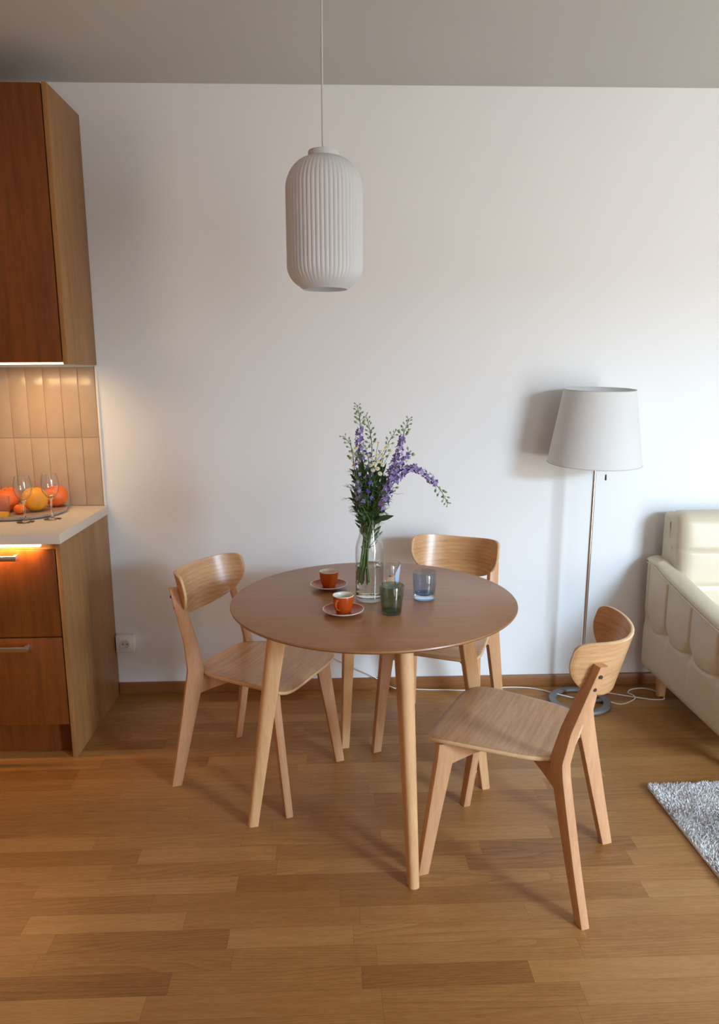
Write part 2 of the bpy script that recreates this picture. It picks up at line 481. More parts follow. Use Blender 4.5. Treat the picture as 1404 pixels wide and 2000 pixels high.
# socket
t = thing('power_socket', 'white square wall socket low beside the cabinet end panel', 'socket', (-.968, D, .256))
bm = bmesh.new(); box(bm, -.042, .042, -.030, 0, -.042, .042, .004, 3); obj('surround', bm, M_whitepl, t)
bm = bmesh.new(); box(bm, -.028, .028, -.0325, -.029, -.028, .028, .0012)
obj('cover', bm, M_whitepl, t)
bm = bmesh.new()
lathe(bm, [(.0215, 0), (.0205, .0015), (.019, .001), (.018, -.0004), (0, -.0004)], 32)
for v in bm.verts: v.co = Vector((v.co.x, -.0335-v.co.z, v.co.y))
obj('socket_well', bm, plain('socket_grey', srgb(205, 200, 196), .5), t)
bm = bmesh.new()
for (x, z) in ((-.0095, 0), (.0095, 0)):
    tb = bmesh.new(); lathe(tb, [(0, 0), (.0028, 0), (.0028, .0012), (0, .0012)], 12)
    for v in tb.verts: v.co = Vector((x+v.co.x, -.0328-v.co.z, z+v.co.y))
    merge(bm, tb)
obj('socket_hole', bm, M_dark, t)
bm = bmesh.new(); tube(bm, [(0, -.032, .0105), (0, -.04, .0105)], .0026, 10); obj('earth_pin', bm, M_steel, t)

# ------------------------------------------------------------------ things on the worktop
ZW = .9005
t = thing('serving_board', 'round grey serving board under the citrus fruit on the worktop', 'board', (-1.312, 3.048, ZW))
bm = bmesh.new(); lathe(bm, [(0, 0), (.165, 0), (.176, .006), (.178, .016), (.174, .017), (.168, .0135), (0, .0135)], 64)
obj('board', bm, M_board, t)

def fruit(name, label, cat, m, x, y, r, sq=.93, tilt=0):
    bm = bmesh.new(); prof = []
    for k in range(25):
        a = -PI/2+PI*k/24
        rr = r*math.cos(a); z = r*sq*math.sin(a)
        if k > 20: z -= (r*.06)*((k-20)/4)**1.5
        prof.append((max(rr, 0) if 0 < k < 24 else 0, z))
    lathe(bm, prof, 40)
    for v in bm.verts:
        n = noise.noise(v.co*22)*r*.02; v.co += v.co.normalized()*n
    o = thing(name, label, cat, (x, y, ZW+.0136+r*sq), 0, 'citrus fruit on the serving board')
    p = obj('peel', bm, m, o); 
    b2 = bmesh.new(); lathe(b2, [(0, .002), (.003, .0025), (.0035, 0), (.002, -.002), (0, -.002)], 10)
    s = obj('stem_end', b2, plain('stem_end', srgb(120, 110, 50), .7), o); s.location = (0, 0, r*sq*.94)
    o.rotation_euler = (tilt, tilt*.6, 0); return o
fruit('grapefruit', 'large yellow grapefruit between the two wine glasses', 'fruit', M_fr_yel, -1.247, 3.03, .052, .97)
fruit('grapefruit', 'red grapefruit behind the right wine glass bowl', 'fruit', M_fr_red, -1.200, 3.135, .050)
fruit('orange', 'orange at the right end of the fruit row', 'fruit', M_fr_or, -1.135, 3.045, .036, .98) if False else None
fruit('grapefruit', 'pinkish red grapefruit behind the left wine glass', 'fruit', M_fr_red, -1.362, 3.02, .050)
fruit('orange', 'bright orange fruit at the left edge of the photo', 'fruit', M_fr_or, -1.395, 3.125, .047)
fruit('mandarin', 'small orange mandarin low between grapefruit and left glass', 'fruit', M_fr_or, -1.285, 2.965, .024, .85)

def wine_glass(x, y, label):
    o = thing('wine_glass', label, 'glass', (x, y, ZW), 0, 'stemmed wine glasses on the worktop')
    bm = bmesh.new()
    out = [(0, 0), (.033, 0), (.0335, .0012), (.025, .003), (.010, .0065), (.0042, .012), (.0034, .03), (.0033, .060), (.0042, .078), (.010, .086),
           (.022, .098), (.031, .114), (.0345, .133), (.0335, .152), (.0298, .172), (.0272, .184)]
    inn = [(.0264, .184), (.029, .172), (.0326, .152), (.0336, .133), (.030, .1145), (.021, .0995), (.009, .0885), (0, .0865)]
    lathe(bm, out+inn, 48)
    for f in bm.faces:
        if max(v.co.z for v in f.verts) < .087: f.material_index = 1
    obj('glass_bowl', bm, [M_glass, M_solid_glass], o, smooth=60)
    return o
wine_glass(-1.222, 2.862, 'left wine glass with long stem, nearer the worktop edge')
wine_glass(-1.136, 2.915, 'right wine glass with long stem, before the grapefruit')

t = thing('juice_tumbler', 'clear tumbler with a little orange juice at the worktop left', 'glass', (-1.335, 2.905, ZW))
bm = bmesh.new(); lathe(bm, [(0, 0), (.030, 0), (.033, .004), (.037, .095), (.0355, .095), (.0318, .008), (0, .008)], 48); obj('tumbler', bm, M_glass, t, smooth=50)
bm = bmesh.new(); lathe(bm, [(0, .0085), (.0312, .0085), (.0322, .030), (0, .030)], 40); obj('juice', bm, M_juice, t)

# ------------------------------------------------------------------ table
TX, TY, TR = .1257, 2.2817, .4641
t = thing('dining_table', 'round brown wooden dining table with four tapered legs', 'table', (TX, TY, 0))
bm = bmesh.new()
lathe(bm, [(0, .7285), (TR-.045, .7285), (TR-.012, .735), (TR-.002, .7405), (TR, .744), (TR-.0012, .7475), (TR-.004, .7485), (0, .7485)], 160)
obj('tabletop', bm, M_table, t)
bm = bmesh.new()
for a in (13, 103):
    q = bmesh.new(); box(q, -.29, .29, -.011, .011, .67, .7283, .002)
    bmesh.ops.rotate(q, verts=q.verts, cent=(0, 0, 0), matrix=Matrix.Rotation(math.radians(a), 3, 'Z')); merge(bm, q)
obj('apron', bm, M_tleg, t)
def leg_outline(w, t):
    out = []; ro, ri, n = t*.42, t*.12, 6
    for cx, cy, a0, r in ((w/2, t/2, 0, ro), (-w/2, t/2, PI/2, ri), (-w/2, -t/2, PI, ri), (w/2, -t/2, 1.5*PI, ro)):
        cx -= math.copysign(r, cx); cy -= math.copysign(r, cy)
        out += [(cx+r*math.cos(a0+PI/2*j/n), cy+r*math.sin(a0+PI/2*j/n)) for j in range(n+1)]
    return out
for k in range(4):
    a = math.radians(-167+90*k); ra = Vector((math.cos(a), math.sin(a), 0)); ta = Vector((-ra.y, ra.x, 0))
    rings = []
    for j in range(13):
        f = j/12; z = .728*f; r = .419+(.312-.419)*f
        w = .034+(.062-.034)*f**1.1; th_ = .031+(.048-.031)*f
        rings.append([ra*(r+p[0])+ta*p[1]+Vector((0, 0, z)) for p in leg_outline(w, th_)])
    bm = bmesh.new(); loft(bm, rings); obj('leg', bm, M_tleg, t, smooth=60)

# ------------------------------------------------------------------ chairs
def plywood(outline_fn, surf_fn, thick, rings=14, n=96):
    """closed shell: top and bottom surfaces + edge. surf_fn(u,v)->(pos, normal)"""
    bm = bmesh.new(); top = []; bot = []
    def mk(s, side):
        layer = []
        for j in range(1, rings+1):
            rr = j/rings
            e = thick*.5
            lay = []
            for k in range(n):
                u, v = outline_fn(2*PI*k/n)
                shrink = 1.0
                if j == rings: shrink = 1-.0025/max(math.hypot(u, v), .02)
                p, nn = surf_fn(u*rr*shrink, v*rr*shrink)
                lay.append(bm.verts.new(p+nn*(e*side)))
            layer.append(lay)
        p, nn = surf_fn(0, 0); c = bm.verts.new(p+nn*(thick*.5*side))
        for k in range(n):
            bm.faces.new((c, layer[0][k], layer[0][(k+1) % n]) if side > 0 else (c, layer[0][(k+1) % n], layer[0][k]))
        for A, B in zip(layer[:-1], layer[1:]):
            for k in range(n):
                q = (A[k], B[k], B[(k+1) % n], A[(k+1) % n])
                bm.faces.new(q if side > 0 else q[::-1])
        return layer[-1]
    a = mk(0, 1); b = mk(0, -1)
    mids = []
    for sgn in (.62, -.62):
        lay = []
        for k in range(n):
            u, v = outline_fn(2*PI*k/n); p, nn = surf_fn(u, v); lay.append(bm.verts.new(p+nn*(thick*.5*sgn)))
        mids.append(lay)
    seq = [a]+mids+[b]
    for A, B in zip(seq[:-1], seq[1:]):
        for k in range(n):
            f = bm.faces.new((A[k], B[k], B[(k+1) % n], A[(k+1) % n])); f.material_index = 1
    return bm

def sgnpow(x, e): return math.copysign(abs(x)**e, x)

def seat_outline(a):   # u = forward, v = left
    c, s = math.cos(a), math.sin(a)
    e = 2/6.5 if c > 0 else 2/3.6
    u = sgnpow(c, e)*(.219 if c > 0 else .186)
    v = sgnpow(s, e)
    hw = .211-.038*max(0, min(1, (.21-u)/.40))
    return u, v*hw
def seat_surf(u, v):
    def h(u, v):
        return .448-.012*(1-(v/.2)**2)*(1-((u+.03)/.24)**2)-.012*max(0, (u-.12)/.09)**2+.006*max(0, (-u-.1)/.08)**2
    e = .002
    n = Vector((-(h(u+e, v)-h(u-e, v))/(2*e), -(h(u, v+e)-h(u, v-e))/(2*e), 1)).normalized()
    return Vector((u+.022, v, h(u, v)-.006)), n

def back_outline(a):   # u = along width, v = height
    c, s = math.cos(a), math.sin(a)
    if s > 0: return sgnpow(c, 2/3.0)*.222, sgnpow(s, 2/4.6)*.064
    return sgnpow(c, 2/2.3)*.222, sgnpow(s, 2/2.3)*.108
def back_surf(u, v):
    def P(u, v):
        bow = 1.25
        ang = u*5.2   # bent to a radius
        R = 1/5.2
        fx = R*(1-math.cos(ang))*1.0; ly = R*math.sin(ang)*1.06
        z = .716+v*.966+fx*.27
        f = -.272-.26*v+fx*.95
        return Vector((f, ly, z))
    e = .002
    du = P(u+e, v)-P(u-e, v); dv = P(u, v+e)-P(u, v-e)
    return P(u, v), du.cross(dv).normalized()

def make_chair(label):
    t = thing('dining_chair', label, 'chair', (0, 0, 0), 0, 'oak chairs round the dining table')
    obj('seat', plywood(seat_outline, seat_surf, .012), [M_seat, M_seat_edge], t, smooth=50)
    b = obj('backrest', plywood(back_outline, back_surf, .011), [M_back, M_seat_edge], t, smooth=50)
    for s in (1, -1):
        # rear leg: lower part in the diagonal plane, upper part leaning back
        st = [(-.231, .200, 0, .036, .026), (-.198, .190, .16, .044, .027), (-.165, .178, .33, .054, .028), (-.149, .171, .415, .060, .028),
              (-.146, .167, .45, .058, .028), (-.166, .162, .54, .048, .027), (-.203, .158, .65, .042, .026), (-.232, .155, .733, .036, .025)]
        d = Vector((-1, s, 0)).normalized(); p = Vector((d.y, -d.x, 0)) if s > 0 else Vector((-d.y, d.x, 0))
        rings = []
        for (f, l, z, w, tk) in st:
            rings.append([Vector((f, l*s, z))+d*a+p*b_ for a, b_ in rrect(w, tk, .004, 2)])
        bm = bmesh.new(); loft(bm, rings)
        lg = obj('leg', bm, M_leg, t, smooth=30)
        for zz, ff in ((.705, -.2235), (.668, -.2105)):
            c = Vector((ff, .1565*s, zz))+d*.0195
            bolt = bmesh.new(); tube(bolt, [c-d*.004, c+d*.0016], .0052, 12); obj('bolt', bolt, M_bolt, lg)
        st = [(.236, .197, 0, .034, .026), (.208, .186, .2, .042, .027), (.182, .174, .38, .052, .028), (.178, .172, .428, .054, .028)]
        d = Vector((1, s, 0)).normalized(); p = Vector((-d.y, d.x, 0))
        rings = [[Vector((f, l*s, z))+d*a+p*b_ for a, b_ in rrect(w, tk, .004, 2)] for (f, l, z, w, tk) in st]
        bm = bmesh.new(); loft(bm, rings); obj('leg', bm, M_leg, t, smooth=30)
    # crossed rails under the seat
    for s in (1, -1):
        A = Vector((-.152, .172*s, 0)); B = Vector((.178, -.172*s, 0)); d = (B-A).normalized(); p = Vector((-d.y, d.x, 0))
        L = (B-A).length; rings = []
        for j in range(17):
            f = j/16; q = A+(B-A)*f
            e = abs(2*f-1)
            zt = .4285-(.0 if e > .55 else .006); zb = .392-.036*e**2.2
            hw = .011
            off = 0
            rings.append([q+p*hw+Vector((0, 0, zb)), q-p*hw+Vector((0, 0, zb)), q-p*hw+Vector((0, 0, zt)), q+p*hw+Vector((0, 0, zt))])
        bm = bmesh.new(); loft(bm, rings); obj('seat_rail', bm, M_leg, t, smooth=30)
    return t

proto = make_chair('oak dining chair left of the table, facing the table')
chairs = [(-.2902, 2.5178, -.4618, 'oak dining chair left of the table, nearest the kitchen cabinets'),
          (.432, 2.785, -1.989, 'oak dining chair behind the table, against the white wall'),
          (.5538, 1.9883, 2.6347, 'oak dining chair in front, its back turned to the sofa')]
for i, (x, y, a, lab) in enumerate(chairs):
    c = proto if i == 0 else copy_tree(proto)
    c.location = (x, y, 0); c.rotation_euler = (0, 0, a); c['label'] = lab

# ------------------------------------------------------------------ pendant lamp
t = thing('pendant_lamp', 'white ribbed glass pendant lamp hanging on a white cord', 'lamp', (-.0195, 2.28, 1.722))
PR = .1125
prof = [(.0665, .000), (.068, .0015)]
for k in range(1, 13):
    a = -PI/2+.62+(PI/2-.62)*k/12
    prof.append((PR-.068+.068*math.cos(a), .068+.068*math.sin(a)*.985))
for k in range(1, 12): prof.append((PR, .068+.212*k/12))
for k in range(0, 16):
    a = PI/2*k/15*.985
    prof.append((PR-.078+.078*math.cos(a), .280+.092*math.sin(a)))
prof.append((.0, .374))
NR = 54
def rib(r, z, a):
    e = min(1, max(0, (z-.008)/.05))*min(1, max(0, (.362-z)/.07))*min(1, r/.08)
    return r+.0032*e*(abs(math.cos(a*NR/2))**.8-.5)
bm = bmesh.new(); lathe(bm, prof, NR*10, rfun=rib)
inn = [(.0665, 0), (.064, .0012)]
for k in range(1, 9):
    a = -PI/2+.62+(PI/2-.62)*k/8; inn.append((PR-.072+.066*math.cos(a), .071+.066*math.sin(a)))
inn += [(PR-.006, .28), (PR-.02, .32), (PR-.06, .36), (0, .369)]
lathe(bm, inn, NR*2)
bmesh.ops.remove_doubles(bm, verts=bm.verts[:], dist=.00001)
obj('lamp_shade', bm, M_opal, t, smooth=70, recalc=False)
bm = bmesh.new(); lathe(bm, [(0, .367), (.0445, .367), (.0455, .370), (.0455, .386), (.044, .3885), (0, .3885)], 64); obj('cap', bm, plain('grey_white_metal', srgb(205, 207, 208), .4), t, smooth=40)
bm = bmesh.new(); tube(bm, [(-.002, 0, .388), (-.0015, 0, .6), (.0005, 0, H-1.722-.02)], .0028, 10); obj('cord', bm, plain('cord_white', srgb(200, 198, 196), .5), t)
bm = bmesh.new(); lathe(bm, [(0, H-1.7225), (.05, H-1.7225), (.05, H-1.745), (.046, H-1.749), (0, H-1.749)], 48); obj('ceiling_rose', bm, M_white, t, smooth=40)

# ------------------------------------------------------------------ floor lamp
LX, LY = 1.102, 3.035
t = thing('floor_lamp', 'floor lamp with white conical shade on a chrome pole', 'lamp', (LX, LY, 0))
bm = bmesh.new(); q = superell(.034, .018, 4, 16)
loops = [[] for _ in q]
n = 72
for i, (a, b) in enumerate(q):
    for k in range(n):
        an = 2*PI*k/n; loops[i].append(bm.verts.new(((.120+a)*math.cos(an), (.120+a)*math.sin(an), .0095+b)))
for i in range(len(q)):
    A, B = loops[i], loops[(i+1) % len(q)]
    for k in range(n): bm.faces.new((A[k], A[(k+1) % n], B[(k+1) % n], B[k]))
box(bm, 0, .108, -.011, .011, .004, .014, .002)
obj('base_ring', bm, M_grey_metal, t, smooth=40)
bm = bmesh.new(); lathe(bm, [(0, .003), (.017, .003), (.017, .020), (.0125, .025), (.0125, .034), (.009, .036), (0, .036)], 32); obj('collar', bm, M_steel, t, smooth=40)
bm = bmesh.new(); tube(bm, [(0, 0, .03), (.006, 0, .6), (.012, 0, 1.2)], .0078, 20); obj('pole', bm, M_chrome, t, smooth=60)
bm = bmesh.new(); lathe(bm, [(0, 1.2), (.017, 1.2), (.017, 1.245), (.013, 1.25), (0, 1.25)], 24, c=(.012, 0, 0)); lathe(bm, [(0, 1.25), (.013, 1.25), (.03, 1.29), (.028, 1.32), (0, 1.336)], 24, c=(.012, 0, 0))
obj('bulb_holder', bm, M_white, t, smooth=50)
bm = bmesh.new(); z0, z1, rb, rtp = 1.093, 1.404, .1945, .1455; cs = (.008, -.0, 0)
lathe(bm, [(rb, z0), (rtp, z1), (rtp-.0016, z1), (rb-.0016, z0)], 96, c=cs, close=True)
sh = obj('lamp_shade', bm, M_shade, t, smooth=60)
sh.rotation_euler = (.05, .008, 0); sh.location = (-.0095, math.sin(.05)*1.24, 1.24*(1-math.cos(.05)))
bm = bmesh.new()
M_ringw = plain('shade_ring_white', srgb(190, 190, 192), .5)
for (r, z) in ((rb, z0+.001), (rtp, z1-.001)):
    rg = bmesh.new(); tube(rg, [(cs[0]+r*math.cos(2*PI*k/72), r*math.sin(2*PI*k/72), z) for k in range(72)], .0016, 6, closed=True); obj('shade_ring', rg, M_ringw, sh)
for k in range(3):
    a = 2*PI*k/3+.4; tube(bm, [(.012, 0, 1.24), (cs[0]+rb*.9*math.cos(a)*.93, rb*.9*math.sin(a)*.93, 1.24)], .0016, 6)
obj('shade_carrier', bm, M_ringw, sh)
bm = bmesh.new(); tube(bm, [(.052, -.02, 1.24), (.052, -.02, 1.045)], .0007, 6); pc = obj('pull_cord', bm, M_white, t)
bm = bmesh.new(); lathe(bm, [(0, 1.022), (.0035, 1.022), (.004, 1.026), (.0032, 1.045), (0, 1.047)], 14, c=(.052, -.02, 0)); k = obj('pull_knob', bm, M_bolt, pc, smooth=50)

# lamp cable along the skirting
def cable(pts): return smooth_path(pts, 10)
bm = bmesh.new()
P = [(-.04, D-.006, .19), (-.02, D-.018, .172), (.08, D-.02, .118), (.17, D-.022, .074), (.235, D-.025, .03), (.30, D-.024, .004), (.36, 3.205, .0035), (.44, 3.195, .0035), (.52, 3.190, .0035), (.60, 3.182, .0035),
     (.70, 3.192, .0035), (.80, 3.205, .0035), (.90, 3.198, .0035), (.965, 3.17, .0035), (1.0, 3.12, .012), (1.04, 3.08, .016), (1.10, 3.055, .012), (1.16, 3.07, .012), (1.2, 3.09, .022), (1.24, 3.11, .014), (1.276, 3.117, .004), (1.345, 3.085, .0035),
     (1.385, 3.068, .0035), (1.44, 3.045, .0035), (1.492, 3.045, .0035), (1.507, 3.075, .0035), (1.497, 3.13, .0035), (1.45, 3.165, .0035), (1.39, 3.155, .0035), (1.36, 3.12, .0035), (1.37, 3.08, .008), (1.36, 3.05, .0035), (1.29, 3.005, .0035), (1.245, 3.02, .006), (1.22, 3.05, .016)]
tube(bm, cable(P), .0028, 8)
tag(obj('power_cable', bm, plain('cable_white', srgb(226, 222, 218), .45), smooth=60), 'thin white cable along the skirting with a loop by the floor lamp', 'cable')

# ------------------------------------------------------------------ rug
t = thing('rug', 'grey shaggy rug on the parquet at the right edge', 'rug', (1.115, 2.345, 0), math.radians(.8))
bm = bmesh.new(); box(bm, 0, 1.9, -1.5, 0, 0, .010, .004)
def make_pile():
    m = NT('rug_pile'); tc = m.n('ShaderNodeTexCoord').outputs['Object']
    a = m.noise(m.mapping(tc, (1, 1, .01)), 9, 3, .6, .6); b = m.noise(tc, 260, 2)
    c = m.ramp(a, [(.35, srgb(205, 198, 198)), (.65, srgb(240, 240, 240))]); c = m.mix(c, srgb(170, 160, 156), m.math('MULTIPLY', b, .3))
    m.set(Base_Color=c, Roughness=.8); m.b.inputs['Specular IOR Level'].default_value = .3; return m.m
M_pile = make_pile()
obj('backing', bm, M_pile, t)
rng = np.random.default_rng(5)
N = 260000
xs = rng.uniform(.002, 1.898, N); ys = -rng.uniform(.002, 1.498, N)
n = len(xs)
ang = rng.uniform(0, 2*PI, n); lean = rng.uniform(.002, .010, n); hh = rng.uniform(.011, .018, n)
fx = np.sin(xs*21+np.sin(ys*17)*2)*.005; fy_ = np.cos(ys*19+np.sin(xs*13)*2)*.005
tipx = xs+np.cos(ang)*lean+fx; tipy = ys+np.sin(ang)*lean+fy_
a2 = rng.uniform(0, 2*PI, n); w = .0016
V = np.zeros((n, 5, 3))
dx, dy = np.cos(a2)*w, np.sin(a2)*w
V[:, 0] = np.stack([xs-dx, ys-dy, np.full(n, .006)], 1); V[:, 1] = np.stack([xs+dx, ys+dy, np.full(n, .006)], 1)
V[:, 2] = np.stack([(xs+tipx)/2+dx, (ys+tipy)/2+dy, .006+hh*.6], 1); V[:, 3] = np.stack([(xs+tipx)/2-dx, (ys+tipy)/2-dy, .006+hh*.6], 1)
V[:, 4] = np.stack([tipx, tipy, .005+hh], 1)
me = bpy.data.meshes.new('pile')
base = np.arange(n)*5
quads = np.stack([base, base+1, base+2, base+3], 1); tris = np.stack([base+3, base+2, base+4], 1)
me.vertices.add(n*5); me.vertices.foreach_set('co', V.reshape(-1))
me.loops.add(n*7); me.loops.foreach_set('vertex_index', np.concatenate([quads.reshape(-1), tris.reshape(-1)]).astype(np.int32))
me.polygons.add(n*2)
me.polygons.foreach_set('loop_start', np.concatenate([np.arange(n)*4, n*4+np.arange(n)*3]).astype(np.int32))
me.update(); me.validate(); me.materials.append(M_pile)
po = bpy.data.objects.new('pile', me); COL.objects.link(po); po.parent = t; po['kind'] = 'stuff'

# ------------------------------------------------------------------ sofa
SX, SY = 1.42, 3.165   # outer left face and back plane
t = thing('sofa', 'cream leather sofa with tufted armrest against the right of the wall', 'sofa', (2.42, 2.74, 0))
def puff_panel():
    """arm: outer face with three tufts, rounded top, sweeping down towards the front"""
    bm = bmesh.new()
    y0, y1 = SY, SY-.86
    tufts = [(2.935, .352), (2.72, .349), (2.505, .352), (3.12, .36)]
    def top(y):
        d = max(0, SY-.10-y); return .652-.125*min(1, d/.75)**.75
    ny, nz = 150, 70
    def disp(y, z):
        d = 0.0
        # padding
        cells = sorted([c[0] for c in tufts]+[SY+.02, 2.29])
        tz = .352+.0
        ztop = top(y)-.035
        # vertical seams above tufts, scallops between
        for (ty, tzz) in tufts:
            r = math.hypot((y-ty)*1.0, (z-tzz)*1.0)
            d -= .016*math.exp(-(r/.030)**2)
            if z > tzz:
                d -= .0065*math.exp(-((y-ty)/.006)**2)*min(1, (z-tzz)/.03)*(1 if z < ztop else 0)
            else:
                d -= .0035*math.exp(-((y-ty)/.012)**2)*math.exp(-((tzz-z)/.10)**2)
        ts = sorted([c[0] for c in tufts])
        for a, b in zip(ts[:-1], ts[1:]):
            if a <= y <= b:
                f = (y-a)/(b-a); zs = tz-.022*math.sin(PI*f)
                d -= .005*math.exp(-((z-zs)/.006)**2)
                d += .007*math.sin(PI*f)**.7*max(0, min(1, (z-zs)/.05))*max(0, min(1, (ztop-z)/.09))
        if abs(z-(top(y)-.030)) < .02: d -= .004*math.exp(-((z-(top(y)-.030))/.0035)**2)
        # rounded ends
        eb = min(y-y1, y0-y)
        d -= .018*(1-min(1, eb/.03))**2
        d -= .012*(1-min(1, (z-.13)/.03))**2
        return d
    grid = []
    for i in range(ny+1):
        y = y0+(y1-y0)*i/ny; tp = top(y); col = []
        for j in range(nz+1):
            z = .13+(tp-.028-.13)*j/nz
            col.append(bm.verts.new((SX-disp(y, z), y, z)))
        # rolled top
        for k in range(1, 9):
            a = PI*k/8
            col.append(bm.verts.new((SX+.050-.050*math.cos(a)*1.0-.002*math.sin(a)+(.0 if k else 0), y, tp-.028+.028*math.sin(a))))
        col.append(bm.verts.new((SX+.105, y, .35))); col.append(bm.verts.new((SX+.105, y, .13)))
        grid.append(col)
    m = len(grid[0])
    for A, B in zip(grid[:-1], grid[1:]):
        for j in range(m-1): bm.faces.new((A[j], B[j], B[j+1], A[j+1]))
        bm.faces.new((A[m-1], B[m-1], B[0], A[0]))
    bm.faces.new(grid[0]); bm.faces.new(grid[-1][::-1])
    for v in bm.verts: v.co -= Vector((2.42, 2.74, 0))
    return bm
a1 = puff_panel()
me_bm = a1.copy()
obj('armrest', a1, M_leather, t, smooth=50)
for v in me_bm.verts: v.co.x = -v.co.x
obj('armrest', me_bm, M_leather, t, smooth=50)
# piping on the near arm
bm = bmesh.new()
def topz(y):
    d = max(0, SY-.10-y); return .652-.125*min(1, d/.75)**.75
tube(bm, [(SX-.0015-2.42, y-2.74, topz(y)-.027) for y in [SY-.02-i*.82/40 for i in range(41)]], .0028, 8)
obj('piping', bm, M_leather, t)
def cushion(x0, x1, y0, y1, z0, z1, r, seams=(), axis='z', puff=.02, parent=t, name='cushion', taper=0):
    """rounded cushion box with seam grooves on the front (y0) face"""
    bm = bmesh.new(); nx, nz, ny = 40, 60, 14
    tb = bmesh.new(); bmesh.ops.create_cube(tb, size=1.0)
    bmesh.ops.subdivide_edges(tb, edges=tb.edges[:], cuts=49, use_grid_fill=True)
    cx, cy, cz = (x0+x1)/2, (y0+y1)/2, (z0+z1)/2; sx, sy, sz = x1-x0, y1-y0, z1-z0
    for v in tb.verts:
        p = Vector((v.co.x*sx, v.co.y*sy, v.co.z*sz))
        q = Vector((max(-sx/2+r, min(sx/2-r, p.x)), max(-sy/2+r, min(sy/2-r, p.y)), max(-sz/2+r, min(sz/2-r, p.z))))
        d = p-q
        if d.length > 1e-9: p = q+d.normalized()*min(r, d.length if d.length < r else r)
        fx = 1-(2*p.x/sx)**2; fz = 1-(2*p.z/sz)**2; fy = 1-(2*p.y/sy)**2
        if axis == 'z':
            if p.y < 0: p.y -= puff*max(0, fx)**.6*max(0, fz)**.6
            zz = p.z+cz
            for s in seams:
                if p.y < 0: p.y += .008*math.exp(-((zz-s)/.006)**2)
            p.y += taper*(p.z/sz+.5)
        else:
            if p.z > 0: p.z += puff*max(0, fx)**.6*max(0, fy)**.6
        v.co = p+Vector((cx-2.42, cy-2.74, cz))
    merge(bm, tb)
    return obj(name, bm, M_leather, parent, smooth=60)
bm = bmesh.new(); box(bm, SX+.10-2.42, 3.32-2.42, 2.36-2.74, SY-2.74, .13, .30, .015, 3); obj('seat_base', bm, M_leather, t, smooth=40)
bm = bmesh.new(); box(bm, SX+.062-2.42, 3.358-2.42, 3.05-2.74, SY-2.74, .30, .862, .028, 4); obj('back_frame', bm, M_leather, t, smooth=40)
for (xa, xb) in ((SX+.108, 2.418), (2.422, 3.312)):
    cushion(xa, xb, 2.38, 2.97, .30, .44, .035, axis='y', puff=.02, name='seat_cushion')
for (xa, xb) in ((SX+.062, 2.418), (2.422, 3.358)):
    c = cushion(xa, xb, 2.955, 3.10, .44, .875, .045, seams=(.565, .72), puff=.03, name='back_cushion', taper=.035)
for x in (1.50, 3.34):
    for y in (3.09, 2.42):
        bm = bmesh.new(); loft(bm, [[Vector((x-2.42+a, y-2.74+b, z)) for a, b in superell(w, w, 4, 16)] for z, w in ((0, .034), (.132, .050))]); obj('leg', bm, M_tleg, t)

# ------------------------------------------------------------------ things on the table
ZT = .7487
def saucer_bm():
    bm = bmesh.new()
    prof = [(0, .002), (.022, .002), (.024, 0), (.027, 0), (.028, .003), (.045, .0065), (.060, .0125), (.0635, .0155), (.0635, .0170), (.0610, .0168), (.058, .0148), (.044, .0092), (.028, .0066), (.022, .0062), (.020, .0052), (0, .0052)]
    mats = [0]*5+[0, 1, 1, 1, 0]+[0]*5
    return lathe(bm, prof, 64, mats=mats)
def cup_bm():
    bm = bmesh.new()
    prof = [(0, .002), (.017, .002), (.018, 0), (.0205, 0), (.0215, .003), (.026, .012), (.030, .028), (.0322, .047), (.0328, .054), (.0320, .0556), (.0305, .0545), (.0295, .046), (.0272, .028), (.023, .013), (.016, .008), (0, .007)]
    mats = [0]*7+[0, 1, 1]+[1]*5
    return lathe(bm, prof, 56, mats=mats)
def cup_handle():
    bm = bmesh.new(); pts = smooth_path([(.0325, 0, .044), (.040, 0, .0475), (.049, 0, .041), (.048, 0, .028), (.040, 0, .019), (.0278, 0, .014)], 6)
    tube(bm, pts, .0032, 10)
    for v in bm.verts: v.co.y *= 1.5
    return bm
G1, G2 = 'orange espresso cups on the table', 'orange saucers on the table'
s0 = thing('saucer', 'x', 'saucer', (0, 0, 0), 0, G2); obj('plate', saucer_bm(), [M_orange_g, M_cream_g], s0, smooth=50)
c0 = thing('espresso_cup', 'x', 'cup', (0, 0, 0), 0, G1); obj('cup_body', cup_bm(), [M_orange_g, M_cream_g], c0, smooth=50); obj('handle', cup_handle(), M_orange_g, c0, smooth=60)
for i, (x, y, ha, w) in enumerate(((-.021, 2.404, 1.9, 'farther'), (.0245, 2.130, -2.08, 'nearer'))):
    s = s0 if i == 0 else copy_tree(s0); c = c0 if i == 0 else copy_tree(c0)
    s.location = (x, y, ZT); c.location = (x, y, ZT+.0053); c.rotation_euler = (0, 0, ha)
    s['label'] = ('orange saucer with cream rim under the cup farther from the camera', 'orange saucer with cream rim under the cup nearest the table front')[i]
    c['label'] = ('orange espresso cup with its handle turned away, farther from the camera', 'orange espresso cup showing its handle, nearest the table front')[i]

